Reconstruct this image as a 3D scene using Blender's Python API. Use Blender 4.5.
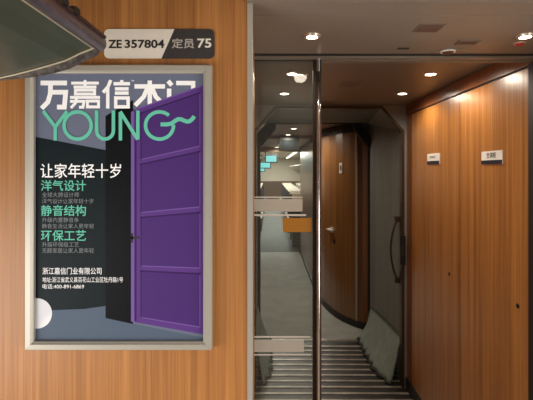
import bpy, bmesh, math, random
from mathutils import Vector
random.seed(7)
S = bpy.context.scene
COL = S.collection
for o in list(bpy.data.objects):
    bpy.data.objects.remove(o)

# ------------------------------------------------------------------ camera
F = 420.0                 # focal length in pixels of the 533 x 400 frame
EYE = 1.69
VX, VY = 270.0, 170.0     # where the corridor axis meets the frame
cd = bpy.data.cameras.new('camera'); cam = bpy.data.objects.new('camera', cd); COL.objects.link(cam)
cam.location = (0, 0, EYE); cam.rotation_euler = (math.pi/2, 0, 0)
cd.sensor_width = 36; cd.lens = 36*F/533
cd.shift_x = -(VX-266.5)/533; cd.shift_y = -(200-VY)/533
cd.clip_start = 0.02
S.camera = cam
# ------------------------------------------------------------------ world, exposure
w = bpy.data.worlds.new('world'); S.world = w; w.use_nodes = True
w.node_tree.nodes['Background'].inputs[0].default_value = (0.9, 0.85, 0.8, 1)
w.node_tree.nodes['Background'].inputs[1].default_value = 0.10
vs = S.view_settings
vs.view_transform = 'Standard'; vs.look = 'None'; vs.gamma = 1; vs.exposure = 0
vs.use_curve_mapping = False
try: S.cycles.max_bounces = 8; S.cycles.transparent_max_bounces = 12
except Exception: pass

def area(name, loc, sx, sy, power, col, rot=(0, 0, 0)):
    l = bpy.data.lights.new(name, 'AREA'); l.shape = 'RECTANGLE'; l.size = sx; l.size_y = sy
    l.energy = power; l.color = col
    o = bpy.data.objects.new(name, l); COL.objects.link(o); o.location = loc; o.rotation_euler = rot
    return o
# carriage ceiling light strips (camera side) and the far carriage's strips
area('saloon_ceiling_light', (0.95, -0.7, 2.38), 0.5, 2.2, 4, (1.0, 0.97, 0.93))
area('saloon_window_left', (-1.48, -0.55, 0.98), 0.9, 2.4, 44, (1.0, 0.97, 0.93), (0, math.radians(-90), 0))
area('saloon_window_right', (1.88, -0.55, 0.92), 0.9, 2.4, 56, (1.0, 0.97, 0.93), (0, math.radians(90), 0))
area('far_saloon_light', (0.2, 16.0, 2.28), 0.5, 13.0, 480, (1.0, 0.95, 0.86))

# ------------------------------------------------------------------ materials
def lin(c):
    return tuple(((v/255)/12.92 if v/255 <= .04045 else (((v/255)+.055)/1.055)**2.4) for v in c) + (1,)
def mat(name, rgb, rough=0.5, metal=0.0, spec=0.5, noise=0.0, nscale=40, coat=0.0, bump=0.0):
    m = bpy.data.materials.new(name); m.use_nodes = True
    nt = m.node_tree; b = nt.nodes['Principled BSDF']
    b.inputs['Base Color'].default_value = lin(rgb)
    b.inputs['Roughness'].default_value = rough; b.inputs['Metallic'].default_value = metal
    b.inputs['Specular IOR Level'].default_value = spec
    b.inputs['Coat Weight'].default_value = coat; b.inputs['Coat Roughness'].default_value = 0.15
    if noise or bump:
        tc = nt.nodes.new('ShaderNodeTexCoord'); n = nt.nodes.new('ShaderNodeTexNoise')
        n.inputs['Scale'].default_value = nscale; n.inputs['Detail'].default_value = 4
        nt.links.new(tc.outputs['Object'], n.inputs['Vector'])
    if noise:
        r = nt.nodes.new('ShaderNodeValToRGB')
        c = lin(rgb)
        r.color_ramp.elements[0].position = .3; r.color_ramp.elements[1].position = .7
        r.color_ramp.elements[0].color = tuple(x*(1-noise) for x in c[:3]) + (1,)
        r.color_ramp.elements[1].color = tuple(min(1, x*(1+noise)) for x in c[:3]) + (1,)
        nt.links.new(n.outputs['Fac'], r.inputs['Fac']); nt.links.new(r.outputs['Color'], b.inputs['Base Color'])
    if bump:
        bp = nt.nodes.new('ShaderNodeBump'); bp.inputs['Strength'].default_value = bump; bp.inputs['Distance'].default_value = 0.002
        nt.links.new(n.outputs['Fac'], bp.inputs['Height']); nt.links.new(bp.outputs['Normal'], b.inputs['Normal'])
    return m
def wood(name, dark, light, rough=0.35, coat=0.0, sc=1.0, coat_rough=0.15):
    """vertical-grain veneer"""
    m = bpy.data.materials.new(name); m.use_nodes = True
    nt = m.node_tree; b = nt.nodes['Principled BSDF']; L = nt.links
    tc = nt.nodes.new('ShaderNodeTexCoord')
    def noise(vec, detail, rough_):
        mp = nt.nodes.new('ShaderNodeMapping'); mp.inputs['Scale'].default_value = vec
        n = nt.nodes.new('ShaderNodeTexNoise'); n.inputs['Scale'].default_value = 1; n.inputs['Detail'].default_value = detail
        n.inputs['Roughness'].default_value = rough_
        L.new(tc.outputs['Object'], mp.inputs['Vector']); L.new(mp.outputs['Vector'], n.inputs['Vector'])
        return n
    a = noise((38*sc, 38*sc, 0.55), 3, .6); c = noise((190*sc, 190*sc, 2.2), 3, .65)
    mx = nt.nodes.new('ShaderNodeMix'); mx.data_type = 'FLOAT'; mx.inputs[0].default_value = 0.42
    L.new(a.outputs['Fac'], mx.inputs[2]); L.new(c.outputs['Fac'], mx.inputs[3])
    r = nt.nodes.new('ShaderNodeValToRGB')
    r.color_ramp.elements[0].position = .33; r.color_ramp.elements[1].position = .67
    r.color_ramp.elements[0].color = lin(dark); r.color_ramp.elements[1].color = lin(light)
    L.new(mx.outputs[0], r.inputs['Fac']); L.new(r.outputs['Color'], b.inputs['Base Color'])
    b.inputs['Roughness'].default_value = rough; b.inputs['Coat Weight'].default_value = coat
    b.inputs['Coat Roughness'].default_value = coat_rough
    return m
def emit(name, rgb, strength):
    m = bpy.data.materials.new(name); m.use_nodes = True; nt = m.node_tree
    b = nt.nodes['Principled BSDF']; b.inputs['Base Color'].default_value = (0, 0, 0, 1)
    b.inputs['Emission Color'].default_value = lin(rgb); b.inputs['Emission Strength'].default_value = strength
    return m
def glass(name, tint, refl=1.0, haze=0.0, haze_rgb=(200, 200, 195)):
    m = bpy.data.materials.new(name); m.use_nodes = True; nt = m.node_tree
    for n in list(nt.nodes): nt.nodes.remove(n)
    out = nt.nodes.new('ShaderNodeOutputMaterial'); t = nt.nodes.new('ShaderNodeBsdfTransparent')
    t.inputs[0].default_value = tint + (1,)
    g = nt.nodes.new('ShaderNodeBsdfGlossy'); g.inputs['Roughness'].default_value = 0.02
    fr = nt.nodes.new('ShaderNodeFresnel'); fr.inputs['IOR'].default_value = 1.45
    mu = nt.nodes.new('ShaderNodeMath'); mu.operation = 'MULTIPLY'; mu.inputs[1].default_value = refl
    nt.links.new(fr.outputs[0], mu.inputs[0])
    mx = nt.nodes.new('ShaderNodeMixShader'); nt.links.new(mu.outputs[0], mx.inputs[0])
    last = t
    if haze:
        d = nt.nodes.new('ShaderNodeBsdfDiffuse'); d.inputs[0].default_value = lin(haze_rgb)
        m2 = nt.nodes.new('ShaderNodeMixShader'); m2.inputs[0].default_value = haze
        nt.links.new(t.outputs[0], m2.inputs[1]); nt.links.new(d.outputs[0], m2.inputs[2]); last = m2
    nt.links.new(last.outputs[0], mx.inputs[1]); nt.links.new(g.outputs[0], mx.inputs[2])
    nt.links.new(mx.outputs[0], out.inputs['Surface'])
    return m

M = {}
M['wood_left'] = wood('wood_partition', (136, 84, 40), (190, 130, 70), 0.42)
M['wood_right'] = wood('wood_panels', (134, 82, 40), (194, 132, 68), 0.30, coat=0.4, coat_rough=0.2)
M['wood_cornice'] = wood('wood_cornice', (112, 64, 38), (140, 84, 50), 0.35, coat=0.2)
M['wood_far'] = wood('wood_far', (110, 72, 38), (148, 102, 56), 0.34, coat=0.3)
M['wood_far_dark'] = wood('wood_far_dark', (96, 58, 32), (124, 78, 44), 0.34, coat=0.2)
M['ceiling'] = mat('ceiling_panel', (128, 116, 104), 0.38, noise=.03, nscale=6)
M['ceiling_far'] = mat('ceiling_far', (150, 126, 108), 0.4)
M['ceiling_pale'] = mat('ceiling_pale', (214, 205, 190), 0.5)
M['seam'] = mat('seam', (40, 34, 30), 0.6)
M['dark'] = mat('dark_trim', (30, 27, 26), 0.5)
M['black'] = mat('black', (14, 13, 13), 0.5)
M['alu'] = mat('aluminium', (172, 166, 157), 0.38, metal=0.35)
M['frame'] = mat('poster_frame', (172, 167, 156), 0.42, metal=0.35)
M['chrome'] = mat('chrome', (196, 190, 188), 0.14, metal=1.0, noise=.08, nscale=30)
M['bronze'] = mat('bronze', (70, 52, 40), 0.35, metal=0.5)
M['bulkhead'] = mat('bulkhead_white', (132, 128, 120), 0.5)
M['tunnel'] = mat('tunnel_grey', (118, 120, 115), 0.6, noise=.06, nscale=12)
M['skirt'] = mat('skirt_rubber', (190, 203, 193), 0.55, noise=.10, nscale=14)
M['carpet'] = mat('carpet', (150, 152, 146), 0.9, noise=.12, nscale=5)
M['carpet_dark'] = mat('carpet_dark', (84, 88, 86), 0.9, noise=.15, nscale=4)
M['end_wall'] = mat('end_wall', (104, 84, 68), 0.6)
M['floor_near'] = mat('floor_near', (150, 142, 132), 0.7, noise=.1, nscale=20)
M['plate'] = mat('tread_plate', (48, 43, 40), 0.45, metal=0.3, noise=.2, nscale=30)
M['strip'] = mat('tread_strip', (160, 151, 139), 0.42, metal=0.4, noise=.4, nscale=9)
M['glass'] = glass('door_glass', (.86, .89, .87), 1.0, haze=.03)
M['frost'] = glass('frosted_band', (.55, .55, .53), .6, haze=.66, haze_rgb=(214, 208, 196))
M['line'] = glass('frost_line', (.4, .4, .4), .5, haze=.85, haze_rgb=(226, 220, 210))
M['yellow'] = mat('yellow_sticker', (168, 110, 12), 0.5)
M['lamp'] = emit('lamp_lens', (255, 240, 220), 26)
M['lamp_far'] = emit('lamp_lens_far', (255, 244, 230), 14)
M['ring'] = mat('lamp_ring', (200, 188, 172), 0.3, metal=.6)
M['white'] = mat('white_plastic', (226, 222, 216), 0.4)
M['navy'] = mat('navy_band', (38, 38, 52), 0.4)
M['ink'] = mat('ink', (36, 34, 36), 0.5)
M['red'] = mat('red_lens', (176, 40, 44), 0.3)
M['slot'] = mat('slot_brown', (92, 62, 44), 0.5)
M['grille'] = mat('grille_grey', (112, 98, 88), 0.5)
M['plate_white'] = mat('plate_white', (222, 214, 202), 0.45, noise=.02, nscale=200)
M['plate_dark'] = mat('plate_dark', (50, 47, 47), 0.45, noise=.05, nscale=200)
M['plate_grey'] = mat('plate_lettering_grey', (176, 168, 160), 0.5)
M['screen'] = emit('screen_cyan', (120, 226, 226), 1.2)
M['screen_dim'] = mat('screen_dim', (20, 26, 29), 0.6, spec=0.1)
M['seat_fabric'] = mat('seat_fabric', (52, 50, 54), 0.9, noise=.2, nscale=60)
M['seat_cover'] = mat('seat_cover', (232, 222, 206), 0.8)
M['seat_shell'] = mat('seat_shell', (120, 112, 104), 0.5)
M['strip_light'] = emit('light_strip', (255, 246, 228), 3.0)
M['rack_panel'] = mat('rack_panel', (66, 69, 57), 0.32, noise=.08, nscale=3)
M['rack_rail'] = mat('rack_rail', (112, 94, 98), 0.3, metal=0.7, noise=.2, nscale=60)
M['rack_rim'] = mat('rack_rim', (104, 98, 94), 0.35, metal=0.5, noise=.55, nscale=110, bump=.4)
M['rack_edge'] = mat('rack_edge', (206, 196, 172), 0.3, metal=0.4)
# poster inks
def ink(n, rgb): M[n] = mat('print_'+n, rgb, 0.45, spec=0.12)
ink('p_wall', (106, 112, 134)); ink('p_dark', (15, 27, 32)); ink('p_block', (6, 9, 14)); ink('p_floor', (84, 97, 116))
ink('p_purple', (90, 58, 130)); ink('p_purple_d', (58, 34, 90)); ink('p_purple_l', (118, 88, 162)); ink('p_edge', (74, 46, 112))
ink('p_white', (253, 253, 255)); ink('p_teal', (104, 196, 172)); ink('p_grey', (128, 134, 138)); ink('p_handle', (58, 54, 66))

# ------------------------------------------------------------------ helpers
WL = {}
def wloc(o):
    return WL.get(o.name, Vector((0, 0, 0))) if o else Vector((0, 0, 0))
def obj(name, bm, m, parent=None, smooth=False, origin=None):
    """bm is in world coordinates; becomes ONE mesh object"""
    me = bpy.data.meshes.new(name)
    off = wloc(parent) if parent else (Vector(origin) if origin else Vector((0, 0, 0)))
    bmesh.ops.translate(bm, verts=bm.verts, vec=-off)
    bmesh.ops.recalc_face_normals(bm, faces=bm.faces)
    bm.to_mesh(me); bm.free()
    for mm in (m if isinstance(m, (list, tuple)) else [m]): me.materials.append(M[mm])
    if smooth:
        for p in me.polygons: p.use_smooth = True
    o = bpy.data.objects.new(name, me); COL.objects.link(o)
    if parent: o.parent = parent
    else: o.location = off
    WL[o.name] = off
    return o
def thing(name, label, cat, loc, group=None):
    o = bpy.data.objects.new(name, None); COL.objects.link(o); o.location = loc
    o.empty_display_size = .05
    o['label'] = label; o['category'] = cat
    if group: o['group'] = group
    WL[o.name] = Vector(loc)
    return o
def tag(o, label, cat, group=None):
    o['label'] = label; o['category'] = cat
    if group: o['group'] = group
    return o
def struct(name, bm, m, parent=None, smooth=False):
    o = obj(name, bm, m, parent, smooth)
    if not parent: o['kind'] = 'structure'
    return o
def NB(): return bmesh.new()
def box(bm, x0, x1, y0, y1, z0, z1, bev=0.0, mi=0):
    r = bmesh.ops.create_cube(bm, size=1)
    vs_ = r['verts']
    for v in vs_:
        v.co = Vector(((x0+x1)/2+v.co.x*(x1-x0), (y0+y1)/2+v.co.y*(y1-y0), (z0+z1)/2+v.co.z*(z1-z0)))
    fs = set(f for v in vs_ for f in v.link_faces)
    for f in fs: f.material_index = mi
    if bev:
        es = set(e for v in vs_ for e in v.link_edges)
        bmesh.ops.bevel(bm, geom=list(es), offset=bev, segments=2, affect='EDGES', profile=.5)
    return bm
def prism(bm, pts, vec, mi=0):
    """closed polygon pts (3-D) extruded along vec"""
    v0 = [bm.verts.new(p) for p in pts]; v1 = [bm.verts.new(Vector(p)+Vector(vec)) for p in pts]
    fs = [bm.faces.new(v0), bm.faces.new(v1[::-1])]
    n = len(pts)
    for i in range(n): fs.append(bm.faces.new((v0[i], v1[i], v1[(i+1) % n], v0[(i+1) % n])))
    for f in fs: f.material_index = mi
    return bm
def loft(bm, rings, closed=False, mi=0):
    vr = [[bm.verts.new(p) for p in r] for r in rings]
    n = len(vr[0])
    for a, b in zip(vr[:-1], vr[1:]):
        for i in range(n if closed else n-1):
            f = bm.faces.new((a[i], a[(i+1) % n], b[(i+1) % n], b[i])); f.material_index = mi
    return vr
def tube(bm, pts, r, n=10, caps=True):
    pts = [Vector(p) for p in pts]; rings = []
    up = Vector((0.13, 0.31, 0.94)).normalized()
    for i, p in enumerate(pts):
        t = (pts[min(i+1, len(pts)-1)]-pts[max(i-1, 0)]).normalized()
        a = t.cross(up)
        if a.length < 1e-3: a = t.cross(Vector((1, 0, 0)))
        a.normalize(); b = t.cross(a)
        rr = r[i] if isinstance(r, (list, tuple)) else r
        rings.append([p+a*rr*math.cos(2*math.pi*k/n)+b*rr*math.sin(2*math.pi*k/n) for k in range(n)])
    vr = loft(bm, rings, closed=True)
    if caps: bm.faces.new(vr[0][::-1]); bm.faces.new(vr[-1])
    return bm
def disc(bm, c, r0, r1, z0, z1, n=28, hole=0.0):
    """lathe about Z: bottom radius r0 at z0, top r1 at z1"""
    def ring(r, z): return [Vector((c[0]+r*math.cos(2*math.pi*k/n), c[1]+r*math.sin(2*math.pi*k/n), z)) for k in range(n)]
    if hole:
        vr = loft(bm, [ring(hole, z1), ring(hole, z0), ring(r0, z0), ring(r1, z1), ring(hole, z1)], closed=True)
    else:
        vr = loft(bm, [ring(r0, z0), ring(r1, z1)], closed=True)
        bm.faces.new(vr[0][::-1]); bm.faces.new(vr[1])
    return bm
def PX(px, d): return (px-VX)/F*d
def PZ(py, d): return EYE+(VY-py)/F*d

# text that becomes a mesh, fitted into a rectangle in a local (u, v) plane
def text_mesh(s, bold=0.0):
    c = bpy.data.curves.new('lettering', 'FONT'); c.body = s; c.offset = bold; c.resolution_u = 3
    o = bpy.data.objects.new('lettering', c); COL.objects.link(o)
    dg = bpy.context.evaluated_depsgraph_get(); dg.update()
    me = bpy.data.meshes.new_from_object(o.evaluated_get(dg))
    vs_ = [tuple(v.co) for v in me.vertices]; fs = [tuple(p.vertices) for p in me.polygons]
    bpy.data.objects.remove(o); bpy.data.curves.remove(c); bpy.data.meshes.remove(me)
    return vs_, fs
def text_bm(s, to3d, u0, u1, v0, v1, bold=0.0, bm=None):
    """u to the right, v up; to3d maps (u, v) to a point"""
    bm = bm or NB()
    vs_, fs = text_mesh(s, bold)
    if not vs_: return bm
    xs = [v[0] for v in vs_]; ys = [v[1] for v in vs_]
    ax, bx_, ay, by = min(xs), max(xs), min(ys), max(ys)
    nv = [bm.verts.new(to3d(u0+(v[0]-ax)/(bx_-ax)*(u1-u0), v0+(v[1]-ay)/(by-ay)*(v1-v0))) for v in vs_]
    for f in fs:
        try: bm.faces.new([nv[i] for i in f])
        except ValueError: pass
    return bm
def stroke(bm, pts, wd, to3d, closed=False):
    """flat constant-width line through 2-D points"""
    P = [Vector(p) for p in pts]; n = len(P)
    def nrm(a, b):
        t = (b-a).normalized(); return Vector((-t.y, t.x))
    L, R = [], []
    for i in range(n):
        if closed: a, b = P[(i-1) % n], P[(i+1) % n]; n1, n2 = nrm(a, P[i]), nrm(P[i], b)
        else:
            n1 = nrm(P[i-1], P[i]) if i > 0 else nrm(P[0], P[1]); n2 = nrm(P[i], P[i+1]) if i < n-1 else n1
        m_ = n1+n2
        m_ = n1 if m_.length < 1e-4 else m_.normalized()
        k = min(2.0, 1/max(.3, m_.dot(n1)))*wd/2
        L.append(P[i]+m_*k); R.append(P[i]-m_*k)
    lv = [bm.verts.new(to3d(*p)) for p in L]; rv = [bm.verts.new(to3d(*p)) for p in R]
    for i in range(n if closed else n-1):
        j = (i+1) % n
        bm.faces.new((lv[i], lv[j], rv[j], rv[i]))
def poly(bm, pts, to3d, mi=0):
    f = bm.faces.new([bm.verts.new(to3d(*p)) for p in pts]); f.material_index = mi
    return f

# ================================================================== THE SETTING
H1 = EYE+0.443    # ceiling over the doorway
H2 = EYE+0.505    # corridor ceiling
H3 = EYE+0.46
YW = 1.12         # face of the poster partition
XR = 1.06         # corridor right wall
XL = -0.15
GY = 1.66         # sliding door plane
E0, E1 = 3.26, 4.40   # gangway

b = NB(); box(b, -1.5, 1.9, -2.6, 2.85, -.05, 0); struct('floor', b, 'floor_near')
b = NB(); box(b, -1.5, 1.9, 4.14, 8.63, -.05, 0); struct('floor_far', b, 'carpet')
b = NB(); box(b, -1.5, 1.9, 8.63, 24, -.05, 0); struct('floor_far_saloon', b, 'carpet_dark')
# gangway floor plate with its bright raised strips
b = NB(); box(b, -.6, 1.5, 2.85, 4.14, -.05, 0)
fp = struct('floor_gangway', b, 'plate')
y = 2.88
b = NB()
while y < 4.0:
    box(b, XL+.02, XR-.01, y, y+.024, 0, .004, mi=0); y += .094
struct('tread_strip', b, 'strip', fp)
b = NB(); box(b, XL+.02, XR-.12, 4.0, 4.03, 0, .006); box(b, XL+.02, XR-.1, 4.15, 4.19, 0, .006)
struct('threshold_strip', b, 'strip', fp)

# partition with the poster, and its mirror on the other side of the doorway
b = NB(); box(b, -1.5, -.060, YW, 1.62, 0, 2.40); struct('wall_left', b, 'wood_left')
b = NB(); box(b, 1.06, 1.9, YW, 1.62, 0, 2.40); struct('wall_right_front', b, 'wood_left')
b = NB(); box(b, -.060, -.046, YW-.006, YW+.020, 0, H1); struct('trim_1', b, 'alu')
b = NB(); box(b, 1.046, 1.06, YW-.006, YW+.020, 0, H1); struct('trim_2', b, 'alu')
b = NB(); box(b, -.060, 1.06, YW-.013, 1.20, H1, 2.40); struct('wall_front', b, 'ceiling')
b = NB(); box(b, -.060, 1.06, YW-.022, YW-.013, H1+.001, H1+.05); struct('trim_3', b, 'ceiling')
# saloon shell on the camera side
b = NB(); box(b, -1.56, -1.5, -2.6, 1.62, 0, 2.46); struct('wall_saloon_left', b, 'ceiling_pale')
b = NB(); box(b, 1.9, 1.96, -2.6, 1.62, 0, 2.46); struct('wall_saloon_right', b, 'ceiling_pale')
b = NB(); box(b, -1.5, 1.9, -2.6, YW, 2.40, 2.46); struct('ceiling_saloon', b, 'ceiling_pale')
# doorway ceiling and seams
b = NB(); box(b, -.060, 1.06, 1.204, 1.60, H1, H1+.04); struct('ceiling', b, 'ceiling')
b = NB(); box(b, -.060, 1.06, 1.198, 1.206, H1+.004, H1+.03); struct('trim_4', b, 'seam')
# sliding door track
b = NB()
box(b, -.40, 1.20, 1.60, 1.625, H1-.002, H1+.04, mi=1)
box(b, -.40, 1.20, 1.625, 1.650, H1-.010, H1+.04, mi=0)
box(b, -.40, 1.20, 1.650, 1.684, H1+.006, H1+.04, mi=1)
box(b, -.40, 1.20, 1.684, 1.715, H1-.006, H1+.08, mi=0)
struct('trim_5', b, ['ceiling', 'dark'])
# corridor
b = NB(); box(b, XL-.05, 1.3, 1.70, E0, H2, H2+.04); struct('ceiling_corridor', b, 'ceiling')
b = NB(); box(b, XL-.05, XL, 1.70, E0, 0, H2); struct('wall_corridor_left', b, 'wood_right')
b = NB(); box(b, 1.028, 1.30, 1.64, 1.672, 0, H1-.02); struct('trim_6', b, 'dark')
b = NB(); box(b, XR+.004, XR+.30, 1.68, E0, 0, H2); struct('wall_right', b, 'dark')
ZP = 2.112
b = NB(); box(b, XR-.006, XR+.004, 1.70, E0-.001, ZP+.006, H2-.004); struct('trim_7', b, 'wood_cornice')
b = NB(); box(b, XR, XR+.004, 1.68, 2.345, .085, ZP-.003); d2 = struct('door_2', b, 'wood_right')
b = NB(); box(b, XR, XR+.004, 2.352, 3.135, .085, ZP-.003); d3 = struct('door_3', b, 'wood_right')
b = NB(); box(b, XR, XR+.004, 3.142, E0, .085, ZP-.003); struct('trim_8', b, 'wood_cornice')
b = NB(); box(b, XR-.010, XR+.004, 1.70, E0, 0, .082); struct('baseboard_right', b, 'dark')
def keyhole(parent, y, z):
    b = NB()
    n = 16
    r0 = [Vector((XR-.003, y+.010*math.cos(2*math.pi*k/n), z+.010*math.sin(2*math.pi*k/n))) for k in range(n)]
    r1 = [v+Vector((.004, 0, 0)) for v in r0]
    vr = loft(b, [r0, r1], closed=True); b.faces.new(vr[0]); b.faces.new(vr[1][::-1])
    box(b, XR-.005, XR-.002, y-.002, y+.002, z-.007, z+.007)
    o = obj('keyhole', b, 'dark', parent); o['label'] = 'dark keyhole'
keyhole(d2, F*XR/248, PZ(306, F*XR/248))
keyhole(d3, F*XR/179.5, PZ(274, F*XR/179.5))

# ------------------------------------------------------------------ gangway end wall with chamfered opening
def octo(xl, xr, zt, cx, cz, z0=0.0):
    return [(xl, z0), (xl, zt-cz), (xl+cx, zt), (xr-cx, zt), (xr, zt-cz), (xr, z0)]
OC = octo(-.125, 1.036, H2-.012, .17, .19)
def in3(pts, y): return [Vector((p[0], y, p[1])) for p in pts]
b = NB(); th = (0, .05, 0)
prism(b, in3([(XL, 0), (-.125, 0), (-.125, OC[1][1]), (XL, OC[1][1])], E0), th)
prism(b, in3([(1.036, 0), (XR, 0), (XR, OC[1][1]), (1.036, OC[1][1])], E0), th)
prism(b, in3([(XL, OC[1][1]), (-.125, OC[1][1]), (.045, OC[2][1]), (.045, H2), (XL, H2)], E0), th)
prism(b, in3([(.045, OC[2][1]), (.866, OC[2][1]), (.866, H2), (.045, H2)], E0), th)
prism(b, in3([(.866, H2), (.866, OC[2][1]), (1.036, OC[1][1]), (XR, OC[1][1]), (XR, H2)], E0), th)
struct('wall_end', b, 'bulkhead')
b = NB()
oi = octo(-.108, 1.019, H2-.029, .160, .178); oo = octo(-.128, 1.039, H2-.010, .17, .19)
loft(b, [in3(oo, E0+.001), in3(oo, E0-.014), in3(oi, E0-.014), in3(oi, E0+.04)])
struct('trim_9', b, 'bronze')
# tunnel skin (pleated side walls)
b = NB(); rings = []
N = 12
for i in range(N+1):
    yy = E0+.05+(E1-E0-.05)*i/N
    e = .006 if i % 2 else 0
    q = i/N; rings.append(in3(octo(-.135+e, 1.046-e, H2-.012-e, .17-.15*q, .18-.16*q), yy))
loft(b, rings)
struct('wall_gangway', b, 'tunnel')
# far gangway frame
b = NB()
fo = octo(-.19, 1.09, H2+.02, .19, .2); fi = octo(-.10, 1.035, H2-.022, .16, .20)
loft(b, [in3(fo, E1), in3(fi, E1), in3(fi, E1+.05), in3(fo, E1+.05)])
struct('trim_10', b, 'dark')
# rounded black bellows corner inside the far frame
for nm, sx in (('trim_11', 1), ('trim_12', -1)):
    b = NB(); pts = []
    cx0 = .87 if sx > 0 else .06
    for k in range(9):
        a = math.pi/2*k/8
        pts.append((cx0+sx*.165*math.sin(a), 1.965+.20*math.cos(a)))
    pts += [(cx0+sx*.150, 1.93), (cx0+sx*.02, 2.09), (cx0, 2.12)]
    prism(b, in3(pts, E1-.05), (0, .05, 0))
    struct(nm, b, 'black')

# ------------------------------------------------------------------ next car
b = NB(); box(b, -.42, 1.4, E1+.05, 6.2, H2, H2+.05); struct('ceiling_far', b, 'ceiling_far')
b = NB(); box(b, -.42, 1.4, 6.2, 8.6, H3, H3+.09); struct('ceiling_passage', b, 'ceiling_far')
b = NB(); box(b, -.42, -.36, E1+.05, 8.6, 0, H2); struct('wall_far_left', b, 'wood_far')
plan = [(1.06, 4.45), (.985, 4.47), (.93, 4.52), (.87, 4.60), (.81, 4.70), (.755, 4.83), (.71, 5.0), (.675, 5.18), (.652, 5.4), (.636, 5.7), (.626, 6.2), (.62, 7.2), (.62, 8.6)]
def curved(bm, pl, z0, z1, off=0.0, thick=.02):
    P = [Vector((p[0]-off*.8, p[1]-off*.6, 0)) for p in pl]
    Q = [Vector((p[0]+thick, p[1]+thick*.6, 0)) for p in pl]
    rings = []
    for p, q in zip(P, Q):
        rings.append([Vector((p.x, p.y, z0)), Vector((p.x, p.y, z1)), Vector((q.x, q.y, z1)), Vector((q.x, q.y, z0))])
    vr = loft(bm, rings, closed=True); bm.faces.new(vr[0]); bm.faces.new(vr[-1][::-1])
b = NB(); curved(b, plan[2:], .07, 2.10); wc = struct('wall_far_curved', b, 'wood_far', smooth=False)
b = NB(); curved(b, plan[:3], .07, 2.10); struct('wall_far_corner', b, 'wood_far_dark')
b = NB(); curved(b, plan, 2.10, H2-.002, off=.012); struct('trim_13', b, 'dark')
b = NB(); curved(b, plan, 0, .07, off=.012); struct('baseboard_far', b, 'dark')
b = NB(); box(b, .918, .936, 4.498, 4.512, .075, 2.10); struct('trim_14', b, 'alu')
# end partition of the far saloon
b = NB()
box(b, -.42, .64, 8.60, 8.66, 2.06, 2.42); box(b, -1.5, -.42, 8.60, 8.66, 0, 2.42); box(b, .64, 1.9, 8.60, 8.66, 0, 2.42)
struct('wall_far_end', b, 'ceiling_far')
b = NB(); box(b, -1.5, 1.9, 8.66, 24, 2.36, 2.42); struct('ceiling_far_saloon', b, 'ceiling_pale')
b = NB(); box(b, -1.56, -1.5, 8.6, 24, 0, 2.42); struct('wall_far_saloon_left', b, 'ceiling_pale')
b = NB(); box(b, 1.9, 1.96, 8.6, 24, 0, 2.42); struct('wall_far_saloon_right', b, 'ceiling_pale')
b = NB(); box(b, -1.5, 1.9, 24, 24.05, 0, 2.42); struct('wall_far_back', b, 'ceiling_pale')
b = NB(); box(b, -1.5, 1.9, 23.96, 24, 0, 1.05); struct('trim_15', b, 'end_wall')

# ================================================================== SLIDING GLASS DOOR
ge = PX(313, GY)
b = NB(); box(b, -.55, ge, GY-.004, GY+.004, .03, H1-.004); d1 = struct('door_1', b, 'glass')
def band(name, m, x0, x1, y0, y1, lab=None, t=.0006):
    b = NB(); dd = GY-.0052
    box(b, PX(x0, dd), PX(x1, dd), dd-t, dd, PZ(y1, dd), PZ(y0, dd))
    o = obj(name, b, m, d1)
    if lab: o['label'] = lab
xs0 = 230
band('frosted_band', 'frost', xs0, 302.5, 199, 211.5, 'frosted safety band at eye level')
band('frost_line', 'line', xs0, 302.5, 196.6, 197.8); band('frost_line', 'line', xs0, 306, 214.2, 216)
band('frosted_band', 'frost', xs0, 304, 339.5, 352, 'frosted safety band near the floor')
band('frost_line', 'line', xs0, 311, 336, 337.6); band('frost_line', 'line', xs0, 311, 354, 355.4)
band('warning_sticker', 'yellow', 282.8, 311.4, 218, 232, 'plain yellow rectangular sticker', t=.0012)
b = NB(); box(b, ge-.001, ge+.010, GY-.012, GY+.012, .02, H1-.004, .002); o = obj('edge_seal', b, 'dark', d1); o['label'] = 'dark rubber seal'
b = NB(); box(b, ge+.010, ge+.027, GY-.018, GY+.018, .02, H1-.004, .006); o = obj('edge_profile', b, 'chrome', d1); o['label'] = 'polished metal edge profile'
b = NB(); box(b, ge+.027, ge+.032, GY-.012, GY+.012, .02, H1-.004, .001); o = obj('edge_lip', b, 'dark', d1)
b = NB(); tube(b, [(ge+.0185, GY-.026, z) for z in (.10, .5, 1.0, 1.3, 1.6, 1.9, H1-.06)], .0075, 12); o = obj('pull_bar', b, 'chrome', d1, smooth=True)

# ================================================================== DOWNLIGHTS
def downlight(x, y, z, label, group, power, r=.030, lens='lamp', tilt=None):
    t = thing('ceiling_downlight', label, 'ceiling light', (x, y, z), group)
    b = NB(); disc(b, (x, y), r+.008, r+.011, z-.006, z+.002, hole=r)
    obj('trim_ring', b, 'ring', t)
    b = NB(); disc(b, (x, y), r, r, z-.003, z+.001); obj('lens', b, lens, t)
    l = bpy.data.lights.new('lamp_bulb', 'SPOT'); l.energy = power; l.color = (1.0, .88, .72)
    l.spot_size = math.radians(172); l.spot_blend = .55; l.shadow_soft_size = .03
    lo = bpy.data.objects.new('lamp_bulb', l); COL.objects.link(lo); lo.parent = t; lo.location = (0, 0, -.012)
    return t
downlight(.139, 1.385, H1, 'bright round downlight above the glass door, leftmost before the track', 'downlights over the doorway', 3.2, .019)
downlight(.842, 1.385, H1, 'bright round downlight at the ceiling right edge above the red lens', 'downlights over the doorway', 4.2, .019)
downlight(.115, 2.19, H2, 'round corridor downlight seen through the top of the glass door, nearer of two', 'corridor ceiling downlights', 9.0, .026)
downlight(.842, 2.20, H2, 'round corridor downlight near the wood cornice, nearer of the right pair', 'corridor ceiling downlights', 13.0, .026)
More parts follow.
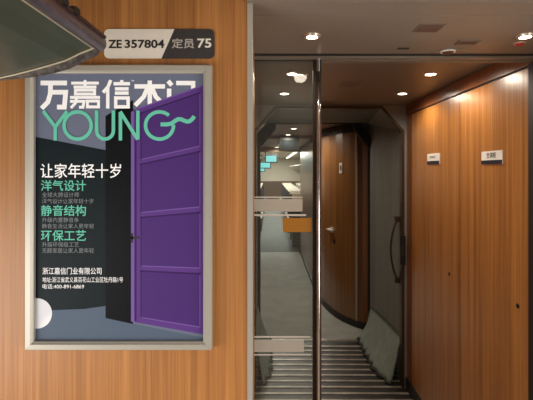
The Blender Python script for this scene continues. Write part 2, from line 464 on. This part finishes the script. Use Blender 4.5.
downlight(.095, 2.76, H2, 'round corridor downlight seen through the top of the glass door, farther of two', 'corridor ceiling downlights', 9.0, .028)
downlight(.870, 2.76, H2, 'round corridor downlight farther from the track, close to the gangway corner', 'corridor ceiling downlights', 13.0, .028)
downlight(.29, 5.10, H2, 'small downlight beyond the gangway, nearest of the far row', 'far car downlights', 30.0, .034, 'lamp_far')
downlight(.257, 5.98, H2, 'small downlight beyond the gangway, second of the far row', 'far car downlights', 30.0, .036, 'lamp_far')
downlight(.19, 7.70, H3, 'small downlight in the lower far ceiling, third of the far row', 'far car downlights', 12.0, .044, 'lamp_far')
downlight(.14, 8.42, H3, 'small downlight in the lower far ceiling, farthest of the far row', 'far car downlights', 12.0, .046, 'lamp_far')

# ================================================================== CEILING FITTINGS
t = thing('air_grille', 'pale slotted air grille in the doorway ceiling, left of the brown slot', 'vent', (.495, 1.31, H1))
b = NB(); box(b, .455, .535, 1.270, 1.345, H1-.002, H1); obj('grille_plate', b, 'grille', t)
for k in range(6):
    b = NB(); yy = 1.279+k*.0115; box(b, .460, .530, yy, yy+.004, H1-.0035, H1-.002); obj('slat', b, 'slot', t)
b = NB()
box(b, .648, .722, 1.432, 1.438, H1-.004, H1); box(b, .648, .722, 1.472, 1.478, H1-.004, H1)
box(b, .648, .654, 1.438, 1.472, H1-.004, H1); box(b, .716, .722, 1.438, 1.472, H1-.004, H1)
t = thing('ceiling_slot', 'brown rectangular slot vent in the doorway ceiling', 'vent', (.685, 1.455, H1))
obj('slot_frame', b, 'grille', t)
b = NB(); box(b, .654, .716, 1.438, 1.472, H1-.002, H1); obj('slot_panel', b, 'slot', t)
t = thing('smoke_detector', 'small oval smoke detector on a pale base plate beside the door track', 'detector', (.665, 1.56, H1))
b = NB(); prism(b, [Vector((.605, 1.592, H1-.002)), Vector((.725, 1.592, H1-.002)), Vector((.715, 1.535, H1-.002)), Vector((.632, 1.535, H1-.002))], (0, 0, .002)); obj('base_plate', b, 'ceiling', t)
b = NB(); disc(b, (.662, 1.562), .016, .026, H1-.010, H1-.002); obj('sensor_dome', b, 'slot', t)
b = NB(); disc(b, (.662, 1.562), .026, .028, H1-.006, H1-.002, hole=.021); obj('sensor_ring', b, 'white', t)
b = NB(); box(b, .465, .505, 1.520, 1.534, H1-.003, H1, .001); tag(obj('sensor_slot', b, 'seam', origin=(.485, 1.527, H1)), 'tiny dark sensor slot in the doorway ceiling left of the detector', 'sensor')
t = thing('alarm_lens', 'small round red lens in the ceiling under the right doorway downlight', 'indicator', (.872, 1.468, H1))
b = NB(); disc(b, (.872, 1.468), .010, .016, H1-.008, H1-.001); obj('red_lens', b, 'red', t)
b = NB(); disc(b, (.872, 1.468), .019, .021, H1-.003, H1, hole=.015); obj('lens_ring', b, 'ring', t)
t = thing('access_panel', 'faint square access panel in the corridor ceiling behind the track', 'panel', (.47, 2.47, H2))
b = NB(); box(b, .40, .54, 2.38, 2.56, H2-.0015, H2); obj('cover', b, 'ceiling', t)
for k in range(5):
    b = NB(); box(b, .415, .525, 2.40+k*.032, 2.410+k*.032, H2-.0025, H2-.0015); obj('slot', b, 'grille', t)

# ================================================================== SIGNS ON THE RIGHT WALL
def wall_sign(y0, y1, z0, z1, label, s, small):
    t = thing('door_sign', label, 'sign', (XR, (y0+y1)/2, z0))
    zc = z0+(z1-z0)*.30
    b = NB(); box(b, XR-.004, XR, y0, y1, z0, z1); obj('plate', b, 'white', t)
    b = NB(); box(b, XR-.0048, XR-.004, y0, y1, z0, zc); o = obj('colour_band', b, 'navy', t); o['label'] = 'dark navy band'
    wd = y1-y0
    f = lambda u, v: Vector((XR-.0045, y1-u, v))
    a0, a1 = (.27, .73) if not small else (.24, .68)
    h0, h1 = (zc+.010, z1-.007) if not small else (zc+.018, z1-.016)
    obj('lettering', text_bm(s, f, wd*a0, wd*a1, h0, h1, .012), 'ink', t)
d_a, d_b = F*XR/(440-VX), F*XR/(427.8-VX)
wall_sign(d_a, d_b, PZ(164, 2.67), PZ(153.2, 2.67), 'small white and navy sign on the farther wooden panel near the gangway', '配电柜', True)
d_a, d_b = F*XR/(503-VX), F*XR/(482.2-VX)
wall_sign(d_a, d_b, PZ(164, 1.97), PZ(150.6, 1.97), 'larger white and navy sign with three characters on the nearer wooden panel', '空调柜', False)

# ================================================================== CARRIAGE NUMBER PLATE
dS = YW-.004
t = thing('number_plate', 'white and black carriage number plate ZE357804 above the poster', 'sign', (PX(159, dS), YW, PZ(58.5, dS)))
def pl(pts, d): return [Vector((PX(p[0], d), d, PZ(p[1], d))) for p in pts]
def arc(cx, cy, r, a0, a1, n=7):
    return [(cx+r*math.cos(math.radians(a0+(a1-a0)*k/n)), cy+r*math.sin(math.radians(a0+(a1-a0)*k/n))) for k in range(n+1)]
r = 5.0
b = NB(); prism(b, pl([(161.5, 58.3)]+arc(104+r, 58.3-r, r, 90, 180)+arc(104+r, 29+r, r, 180, 270)+[(174.5, 29)], dS), (0, .004, 0)); obj('white_panel', b, 'plate_white', t)
b = NB(); prism(b, pl([(174.5, 29)]+arc(214.3-r, 29+r, r, -90, 0)+arc(214.3-r, 58.3-r, r, 0, 90)+[(161.5, 58.3)], dS), (0, .004, 0)); o = obj('dark_panel', b, 'plate_dark', t); o['label'] = 'charcoal right end of the plate'
fS = lambda u, v: Vector((PX(u, dS-.0006), dS-.0006, PZ(v, dS-.0006)))
bt = text_bm('ZE', fS, 108.2, 121.8, 48.2, 39.8, .028); bt = text_bm('357804', fS, 124.6, 164.4, 48.2, 39.6, .028, bt); obj('number_lettering', bt, 'ink', t)
obj('capacity_lettering', text_bm('定员', fS, 171.8, 194.2, 48.4, 38.4, .014), 'plate_grey', t)
obj('capacity_number', text_bm('75', fS, 197.2, 211.4, 47.8, 38.6, .02), 'plate_white', t)

# ================================================================== POSTER
t = thing('framed_poster', 'framed poster of a purple door with teal and white lettering on the wooden partition', 'poster', (PX(118.5, YW), YW, PZ(351, YW)))
dF = YW-.026
X0, X1, Z0, Z1 = PX(23.8, dF), PX(212.8, YW), PZ(351, dF), PZ(64.2, dF)
prof = [(0, 0), (0, .021), (.003, .0255), (.016, .026), (.0195, .022), (.022, .020), (.022, .004)]
def corner(i, off):
    return [(X0+off, Z0+off), (X1-off, Z0+off), (X1-off, Z1-off), (X0+off, Z1-off)][i]
for i in range(4):
    b = NB()
    rings = []
    for (off, h) in prof:
        p, q = corner(i, off), corner((i+1) % 4, off)
        g = .0003
        P, Q = Vector((p[0], YW-h, p[1])), Vector((q[0], YW-h, q[1])); u = (Q-P).normalized()*g
        rings.append([P+u, Q-u])
    vr = loft(b, rings+[rings[0]])
    b.faces.new([r_[0] for r_ in vr[:-1]]); b.faces.new([r_[1] for r_ in vr[:-1]][::-1])
    obj('frame_rail', b, 'frame', t)
dP = YW-.010
def lay(k):
    d = dP-.0003*k
    return lambda u, v: Vector((PX(u, d), d, PZ(v, d)))
b = NB(); box(b, X0+.014, X1-.014, dP, YW-.002, Z0+.014, Z1-.014)
pr = obj('print', b, 'p_wall', t)
L0 = lay(1)
def art(name, polys, mats, k, lab=None):
    b = NB(); f = lay(k)
    for pts, mi in polys: poly(b, pts, f, mi)
    o = obj(name, b, mats, pr)
    if lab: o['label'] = lab
    return o
art('printed_room', [([(31, 136), (105.5, 150), (105.5, 306), (84, 309), (31, 311)], 0), ([(105.5, 116), (133, 100), (133, 324), (105.5, 318)], 1),
                     ([(31, 311), (84, 309), (105.5, 306), (105.5, 318), (205, 338), (205, 344), (31, 344)], 2)], ['p_dark', 'p_block', 'p_floor'], 1, 'dark teal room with blue-grey floor')
# white printed ball, cut by the frame
m = bpy.data.materials.new('print_ball'); m.use_nodes = True; nt = m.node_tree
tcn = nt.nodes.new('ShaderNodeTexCoord'); gr = nt.nodes.new('ShaderNodeTexGradient'); gr.gradient_type = 'LINEAR'
mp = nt.nodes.new('ShaderNodeMapping'); rp = nt.nodes.new('ShaderNodeValToRGB')
mp.inputs['Rotation'].default_value = (0, math.radians(-55), 0)
rp.color_ramp.elements[0].color = lin((205, 206, 214)); rp.color_ramp.elements[1].color = lin((252, 252, 252)); rp.color_ramp.elements[1].position = .7
nt.links.new(tcn.outputs['Generated'], mp.inputs['Vector']); nt.links.new(mp.outputs['Vector'], gr.inputs['Vector']); nt.links.new(gr.outputs['Fac'], rp.inputs['Fac'])
nt.links.new(rp.outputs['Color'], nt.nodes['Principled BSDF'].inputs['Base Color']); nt.nodes['Principled BSDF'].inputs['Roughness'].default_value = .4
M['p_ball'] = m
art('printed_ball', [([(max(32, 36.8+15.2*math.cos(2*math.pi*k/40)), 313.4+15.2*math.sin(2*math.pi*k/40)) for k in range(40)], 0)], ['p_ball'], 2, 'white ball cut off by the frame')
# white title
b = NB(); fT = lay(2); kT = 2.0
def glyph(x0, x1, y0, y1, strokes, wd):
    global kT
    for s in strokes:
        kT += .02; fT = lay(kT)
        ring = len(s) == 5 and s[0][0] == s[-1][0]
        stroke(b, [(x0+(x1-x0)*p[0], y0+(y1-y0)*p[1]) for p in (s[:4] if ring else s)], wd, fT, ring)
glyph(40.5, 67, 81, 109, [[(0, .07), (1, .07)], [(.38, .07), (.37, .45), (.28, .75), (.04, .98)], [(.38, .40), (.95, .40), (.90, .93), (.62, .93)]], 4.7)
glyph(70, 100, 80, 108, [[(.04, .11), (.96, .11)], [(.5, 0), (.5, .27)], [(.12, .25), (.88, .25)], [(.18, .36), (.82, .36), (.82, .50), (.18, .50), (.18, .33)],
                         [(0, .62), (1, .62)], [(0, .76), (.47, .76), (.43, .97), (.30, .97)], [(.22, .64), (.18, .82), (.03, 1)], [(.58, .75), (.95, .75), (.95, .96), (.58, .96), (.58, .71)]], 2.9)
glyph(102.5, 130, 80, 108.5, [[(.30, .0), (.20, .24), (.02, .44)], [(.19, .28), (.19, 1)], [(.40, .13), (1, .13)], [(.70, 0), (.70, .13)], [(.45, .31), (.95, .31)], [(.45, .46), (.95, .46)],
                              [(.48, .63), (.93, .63), (.93, .94), (.48, .94), (.48, .60)]], 3.4)
glyph(134.5, 165, 80.5, 110, [[(0, .20), (1, .20)], [(.5, 0), (.5, 1)], [(.44, .22), (.30, .55), (.02, .85)], [(.56, .22), (.70, .55), (.98, .85)]], 4.4)
glyph(167.5, 194.5, 81, 110, [[(.32, .07), (.95, .07), (.95, 1)], [(.06, .26), (.06, 1)], [(.02, .0), (.16, .15)]], 4.4)
obj('title_lettering', b, 'p_white', pr)
b = text_bm('TM', lay(2), 131.2, 134.0, 81.6, 80, .01); obj('trademark_lettering', b, 'p_white', pr)
# purple door (in front of the white title)
TL, TR, BR, BL = (131, 110.5), (203.5, 84.5), (203.5, 334.5), (131, 321.5)
def dq(u, v):       # unit square -> door
    x = TL[0]+(TR[0]-TL[0])*u
    yt = TL[1]+(TR[1]-TL[1])*u; yb = BL[1]+(BR[1]-BL[1])*u
    return (x, yt+(yb-yt)*v)
def dr(u0, u1, v0, v1): return [dq(u0, v0), dq(u1, v0), dq(u1, v1), dq(u0, v1)]
art('printed_door', [(dr(0, 1, 0, 1), 0)], ['p_purple'], 3, 'purple panelled door standing ajar')
P4 = [(.025, .245), (.262, .49), (.508, .737), (.755, .975)]
ps = [(dr(0, .045, 0, 1), 1), (dr(.05, .075, .01, .995), 2), (dr(0, 1, 0, .006), 1)]
for (a, c) in P4:
    ps += [(dr(.13, .955, a, a+.007), 2), (dr(.13, .145, a, c), 2), (dr(.13, .955, c-.004, c), 1), (dr(.945, .955, a, c), 1), (dr(.145, .945, a+.007, c-.004), 3)]
M_ = ['p_purple', 'p_purple_l', 'p_purple_d', 'p_edge']
art('printed_panels', [(p, mi) for p, mi in ps], M_, 4)
art('printed_handle', [([(130.5, 236.6), (139.5, 236.2), (139.5, 238.6), (130.5, 239.2)], 0), ([(130.8, 233), (133, 233), (133, 243), (130.8, 243)], 0)], ['p_handle'], 5)
# teal headline
b = NB(); W_ = 3.5; kY = [6.0]
def fyn():
    kY[0] += .03; return lay(kY[0])
stroke(b, [(43.2, 111), (55.2, 127)], W_, fyn()); stroke(b, [(67.2, 111), (55.2, 127)], W_, fyn()); stroke(b, [(55.2, 126), (55.2, 140.5)], W_, fyn())
stroke(b, [(77.6+13.6*math.cos(2*math.pi*k/40), 125.5+13.6*math.sin(2*math.pi*k/40)) for k in range(40)], W_, fyn(), True)
stroke(b, [(96.6, 110.5), (96.6, 130.8)]+[(105-8.4*math.cos(math.pi*k/12), 130.8+8.2*math.sin(math.pi*k/12)) for k in range(1, 12)]+[(113.4, 130.8), (113.4, 110.5)], W_, fyn())
stroke(b, [(120.4, 140.5), (120.4, 112)], W_, fyn()); stroke(b, [(120.2, 111.6), (137.6, 139.4)], W_, fyn()); stroke(b, [(137.8, 139.5), (137.8, 110.5)], W_, fyn())
g = [(159.5+14*math.cos(math.radians(-a)), 125.5+13.6*math.sin(math.radians(-a))) for a in range(48, 364, 7)]
stroke(b, g, W_, fyn())
stroke(b, [(160.5, 124.4), (167, 124.4), (171.5, 123.6), (175, 120.9), (178, 119.2), (181, 119.2), (184, 120.6), (187, 121.6), (189.6, 121.2), (192, 119.4), (194.4, 116.2)], 4.0, fyn())
obj('headline_lettering', b, 'p_teal', pr)
def ptext(name, s, x0, x1, y0, y1, m, bold=0.0):
    obj(name, text_bm(s, lay(6), x0, x1, y1, y0, bold), m, pr)
ptext('slogan_lettering', '让家年轻十岁', 40.5, 121, 163.5, 178, 'p_white', .008)
ptext('heading_lettering', '洋气设计', 41, 86, 180, 191, 'p_teal', .010)
ptext('small_lettering', '全球大牌设计师', 42, 79, 192.2, 197.4, 'p_grey')
ptext('small_lettering', '洋气设计让家年轻十岁', 42, 93.5, 198.6, 203.6, 'p_grey')
ptext('heading_lettering', '静音结构', 41, 86, 205, 216, 'p_teal', .010)
ptext('small_lettering', '升级内置静音条', 42, 79, 217.4, 222.4, 'p_grey')
ptext('small_lettering', '静音生活让家人更年轻', 42, 94, 223.6, 228.4, 'p_grey')
ptext('heading_lettering', '环保工艺', 41, 86, 230, 241, 'p_teal', .010)
ptext('small_lettering', '升级环保级工艺', 42, 79, 242, 247, 'p_grey')
ptext('small_lettering', '无醛家居让家人更年轻', 42, 94, 248, 253, 'p_grey')
ptext('company_lettering', '浙江嘉信门业有限公司', 42.5, 101.5, 267.6, 274.4, 'p_white', .004)
ptext('address_lettering', '地址:浙江省武义县百花山工业区牡丹路1号', 42.5, 123, 277, 282.4, 'p_white')
ptext('phone_lettering', '电话:400-891-6869', 42.5, 84, 284, 288.8, 'p_white')

# ================================================================== NEAR LUGGAGE RACK
t = thing('luggage_rack', 'dark glossy overhead luggage rack with metal rim at the upper left', 'luggage rack', (-.9, .2, 1.85))
rp_ = [(-.362, .258), (-.395, .245), (-.4245, .2306), (-.46, .2195), (-.495, .210), (-.53, .201), (-.566, .193), (-.65, .180), (-.80, .168), (-1.10, .16), (-1.499, .16)]
YE, YB = .88, -1.2
b = NB()
rings = []
for yy in (YE, YE-.02, .3, -.4, YB):
    rings.append([Vector((p[0], yy, EYE+p[1])) for p in rp_]+[Vector((p[0], yy, EYE+p[1]+.010)) for p in rp_[::-1]])
vr = loft(b, rings, closed=True); b.faces.new(vr[0]); b.faces.new(vr[-1][::-1])
obj('shelf_panel', b, 'rack_panel', t)
# rounded aisle-side rail
b = NB(); n = 14
rr = []
for yy in (YE+.004, YE-.001, .3, -.4, YB):
    sc_ = .8 if yy > YE else 1
    rr.append([Vector((-.355+.013*sc_*math.cos(2*math.pi*k/n), yy, EYE+.264+.016*sc_*math.sin(2*math.pi*k/n))) for k in range(n)])
vr = loft(b, rr, closed=True); b.faces.new(vr[0]); b.faces.new(vr[-1][::-1])
obj('aisle_rail', b, 'rack_rail', t, smooth=True)
b = NB(); tube(b, [(-.3695, YE-.004, EYE+.2545), (-.3695, .3, EYE+.2545), (-.3695, YB, EYE+.2545)], .0022, 8); obj('bright_bead', b, 'rack_edge', t)
b = NB(); tube(b, [(-.345, YE-.004, EYE+.277), (-.345, .3, EYE+.277), (-.345, YB, EYE+.277)], .004, 8); obj('outer_bead', b, 'bronze', t)
# end rim following the curve, thick at the tip and thin to the left
b = NB()
hh = [.014, .017, .0175, .016, .013, .0085, .004, .004, .004, .004, .004]
rg = []
for p, h in zip(rp_, hh):
    rg.append([Vector((p[0], YE-.002, EYE+p[1]+.012)), Vector((p[0], YE+.012, EYE+p[1]+.010)), Vector((p[0], YE+.014, EYE+p[1]-h*.5)), Vector((p[0], YE+.008, EYE+p[1]-h)), Vector((p[0], YE-.002, EYE+p[1]-h*.8))])
vr = loft(b, rg, closed=True); b.faces.new(vr[0]); b.faces.new(vr[-1][::-1])
o = obj('end_rim', b, 'rack_rim', t); o['label'] = 'speckled worn metal end rim'
b = NB(); tube(b, [(p[0], YE-.005, EYE+p[1]-.002) for p in rp_], .0018, 8); obj('end_bead', b, 'rack_edge', t)
for yy in (.742, .700):
    b = NB(); box(b, -.352, -.338, yy-.010, yy+.010, EYE+.274, EYE+.288, .004); obj('rail_clip', b, 'black', t)

# ================================================================== GANGWAY: SKIRTS, GRAB HANDLE, LATCH
def skirt(side, label):
    s = 1 if side > 0 else -1
    wall = 1.038 if s > 0 else -.129
    t = thing('gangway_skirt', label, 'skirt', (wall, 3.8, 0))
    nY = 44
    ys = [3.285+(4.30-3.285)*i/nY for i in range(nY+1)]
    rings = []
    for i, yy in enumerate(ys):
        u = i/nY
        out = .150 if s > 0 else .115
        fl = out*min(1, (.5+2.2*u))*min(1, (1-u)*5+.35)    # reach at the floor
        rib = .014*math.sin(i*math.pi/2.75)
        top = .40-.10*u
        pts = []
        for k in range(9):
            v = k/8                          # 0 at the top, 1 at the floor
            x = fl*v**1.7+rib*v**.8*min(1, u*8+.2)+.02*min(1, v*4)
            pts.append(Vector((wall-s*(x+.003), yy, max(.004, top*(1-v)))))
        rings.append(pts)
    b = NB(); vr = loft(b, rings)
    bmesh.ops.solidify(b, geom=b.faces[:], thickness=.004)
    obj('pleated_sheet', b, 'skirt', t, smooth=True)
    b = NB(); tube(b, [r_[8]+Vector((-s*.003, 0, .006)) for r_ in rings], .006, 8); o = obj('hem', b, 'black', t); o['label'] = 'dark lower hem'
    return t
skirt(1, 'grey green pleated rubber skirt flaring onto the floor at the right of the gangway')
skirt(-1, 'grey green pleated rubber skirt seen low through the glass door at left of the gangway')
t = thing('grab_handle', 'curved bronze grab handle on the grey right wall of the gangway', 'handle', (1.0, 3.345, 1.05))
dh = 3.345
zt, zb = PZ(219, dh), PZ(280, dh)
b = NB(); pts = []
for k in range(15):
    u = k/14; pts.append((1.020-.058*math.sin(math.pi*u)**.7, dh, zt+(zb-zt)*u))
tube(b, pts, .008, 10); obj('bar', b, 'dark', t, smooth=True)
for zz in (zt, zb):
    b = NB(); box(b, .992, 1.044, dh-.016, dh+.016, zz-.022, zz+.022, .004); o = obj('mount', b, 'bronze', t); o['label'] = 'copper coloured mount'
t = thing('frame_latch', 'black latch box on the right edge of the gangway frame', 'latch', (1.01, E0-.014, PZ(265, 3.24)))
b = NB(); box(b, 1.004, 1.040, E0-.045, E0-.014, PZ(265, 3.23), PZ(235.5, 3.23), .004); obj('latch_body', b, 'black', t)
b = NB(); box(b, 1.010, 1.020, E0-.054, E0-.045, PZ(256, 3.23), PZ(246, 3.23), .002); obj('latch_lever', b, 'bronze', t)

# ================================================================== NEXT CAR: DOOR HANDLE, SIGN, DISPLAY
def on_curve(px):
    # point of the curved wall seen at this column
    best = None
    for (p, q) in zip(plan[:-1], plan[1:]):
        for k in range(41):
            x = p[0]+(q[0]-p[0])*k/40; y_ = p[1]+(q[1]-p[1])*k/40
            e = abs(VX+F*x/y_-px)
            if best is None or e < best[0]: best = (e, x, y_, math.atan2(q[1]-p[1], q[0]-p[0]))
    return best[1:]
def plaque(bm, x, y, ang, hw, z0, z1, th_):
    dx, dy = math.cos(ang), math.sin(ang); nx, ny = dy, -dx
    if ny > 0: nx, ny = -nx, -ny
    pts = [Vector((x-dx*hw, y-dy*hw, z0)), Vector((x+dx*hw, y+dy*hw, z0)), Vector((x+dx*hw, y+dy*hw, z1)), Vector((x-dx*hw, y-dy*hw, z1))]
    prism(bm, pts, (nx*th_, ny*th_, 0))
x, y, a = on_curve(341.0)
t = thing('small_notice', 'small white upright notice on the curved wood wall beyond the gangway', 'sign', (x, y, PZ(174, y)))
b = NB(); plaque(b, x, y, a, .030, PZ(173.5, y), PZ(162.8, y), .005); obj('plate', b, 'white', t)
b = NB(); plaque(b, x, y, a, .016, PZ(170.5, y), PZ(165.5, y), .0058); obj('mark', b, 'grille', t)
x, y, a = on_curve(332.5)
t = thing('door_latch', 'white lever latch on the curved wood wall beyond the gangway', 'handle', (x, y, PZ(233, y)))
b = NB(); plaque(b, x, y, a, .035, PZ(231, y), PZ(228.6, y), .02); obj('rose', b, 'white', t)
b = NB(); plaque(b, x-.01, y+.02, a, .075, PZ(230.6, y), PZ(229.2, y), .035); plaque(b, x+.004, y, a, .018, PZ(232.4, y), PZ(227.2, y), .026); obj('lever', b, 'white', t)
x, y, a = on_curve(334.4)
b = NB(); plaque(b, x, y, a, .020, PZ(243, y), PZ(239.8, y), .006); tag(obj('lock_cylinder', b, 'dark', origin=(x, y, PZ(243, y))), 'small dark lock just below the white lever latch', 'lock')
t = thing('display_panel', 'dim blue grey display box under the far ceiling seen through the glass', 'screen', (.27, 6.15, PZ(150.5, 6.12)))
b = NB(); box(b, PX(279, 6.12), PX(299, 6.12), 6.12, 6.20, PZ(150.5, 6.12), H2, .01); obj('case', b, 'dark', t)
b = NB(); box(b, PX(281, 6.12), PX(297, 6.12), 6.115, 6.12, PZ(149, 6.12), PZ(140, 6.12)); obj('screen', b, 'screen_dim', t)

# ================================================================== FAR SALOON
def hung_screen(px, py, wpx, hpx, d, label):
    x, z = PX(px, d), PZ(py, d); hw, hh_ = wpx/2/F*d, hpx/2/F*d
    t = thing('hanging_screen', label, 'screen', (x, d, z-hh_), 'screens hung from the far saloon ceiling')
    b = NB(); box(b, x-hw-.03, x+hw+.03, d, d+.06, z-hh_-.03, z+hh_+.03, .008); obj('case', b, 'dark', t)
    b = NB(); box(b, x-hw, x+hw, d-.004, d, z-hh_, z+hh_); o = obj('screen', b, 'screen', t); o['label'] = 'glowing cyan screen'
    b = NB(); tube(b, [(x, d+.03, z+hh_+.02), (x, d+.03, 2.365)], .02, 8); obj('hanger', b, 'dark', t)
hung_screen(271.2, 158.8, 10.4, 6, 12, 'glowing cyan screen hung in the far saloon, nearest and highest of three')
hung_screen(265.4, 165.2, 9.4, 5, 15, 'glowing cyan screen hung in the far saloon, middle of three')
hung_screen(261.2, 169.4, 6.5, 3.6, 18, 'glowing cyan screen hung in the far saloon, farthest and lowest of three')
for x in (-.55, .95):
    b = NB(); box(b, x-.06, x+.06, 8.8, 23.5, 2.335, 2.36)
    tag(obj('light_strip', b, 'strip_light', origin=(x, 16, 2.36)), 'long ceiling light strip over the %s seats of the far saloon' % ('left' if x < 0 else 'right'), 'ceiling light')
for s, x0, x1 in ((-1, -1.5, -.85), (1, 1.05, 1.9)):
    xe = x1 if s < 0 else x0; xw = x0 if s < 0 else x1
    t = thing('luggage_rack', 'pale overhead luggage rack along the %s side of the far saloon' % ('left' if s < 0 else 'right'), 'luggage rack', (xe, 16, 1.84))
    b = NB(); box(b, min(xe, xw)+.001, max(xe, xw)-.001, 8.7, 23.5, 1.86, 1.88); obj('shelf', b, 'seat_shell', t)
    b = NB(); box(b, xe-.02, xe+.02, 8.7, 23.5, 1.84, 1.90, .006); obj('front_rail', b, 'alu', t)
def make_seat(x, y, label):
    t = thing('train_seat', label, 'seat', (x, y, 0), 'seats of the far saloon')
    b = NB(); box(b, x-.21, x+.21, y-.22, y+.24, .36, .47, .035); obj('seat_cushion', b, 'seat_fabric', t)
    b = NB(); prism(b, [Vector((x-.21, y-.34, 1.17)), Vector((x-.21, y-.26, 1.17)), Vector((x-.21, y-.12, .44)), Vector((x-.21, y-.24, .40))], (.42, 0, 0)); obj('backrest', b, 'seat_fabric', t)
    b = NB(); prism(b, [Vector((x-.17, y-.350, .92)), Vector((x-.17, y-.350, 1.19)), Vector((x-.17, y-.245, 1.19)), Vector((x-.17, y-.205, .94))], (.34, 0, 0)); o = obj('headrest_cover', b, 'seat_cover', t); o['label'] = 'cream headrest cover'
    b = NB(); box(b, x-.15, x+.15, y-.1, y+.14, 0, .36, .02); obj('pedestal', b, 'seat_shell', t)
    for sx in (-1, 1):
        b = NB(); box(b, x+sx*.235-.025, x+sx*.235+.025, y-.18, y+.20, .34, .64, .015); obj('armrest', b, 'seat_shell', t)
    return t
def copy_seat(src, x, y, label):
    c = src.copy(); COL.objects.link(c); c.location = (x, y, 0); c['label'] = label
    for ch in list(src.children):
        k = ch.copy(); COL.objects.link(k); k.parent = c
    return c
ords = ['first', 'second', 'third', 'fourth', 'fifth', 'sixth', 'seventh', 'eighth']
proto = None
for i in range(8):
    for x, where in ((.64, 'right of the aisle'), (1.16, 'by the right window'), (-.44, 'left of the aisle')):
        lab = 'dark seat with cream headrest cover, %s row of far saloon, %s' % (ords[i], where)
        if proto is None: proto = make_seat(x, 9.35, lab)
        else: copy_seat(proto, x, 9.35+i*1.0, lab)
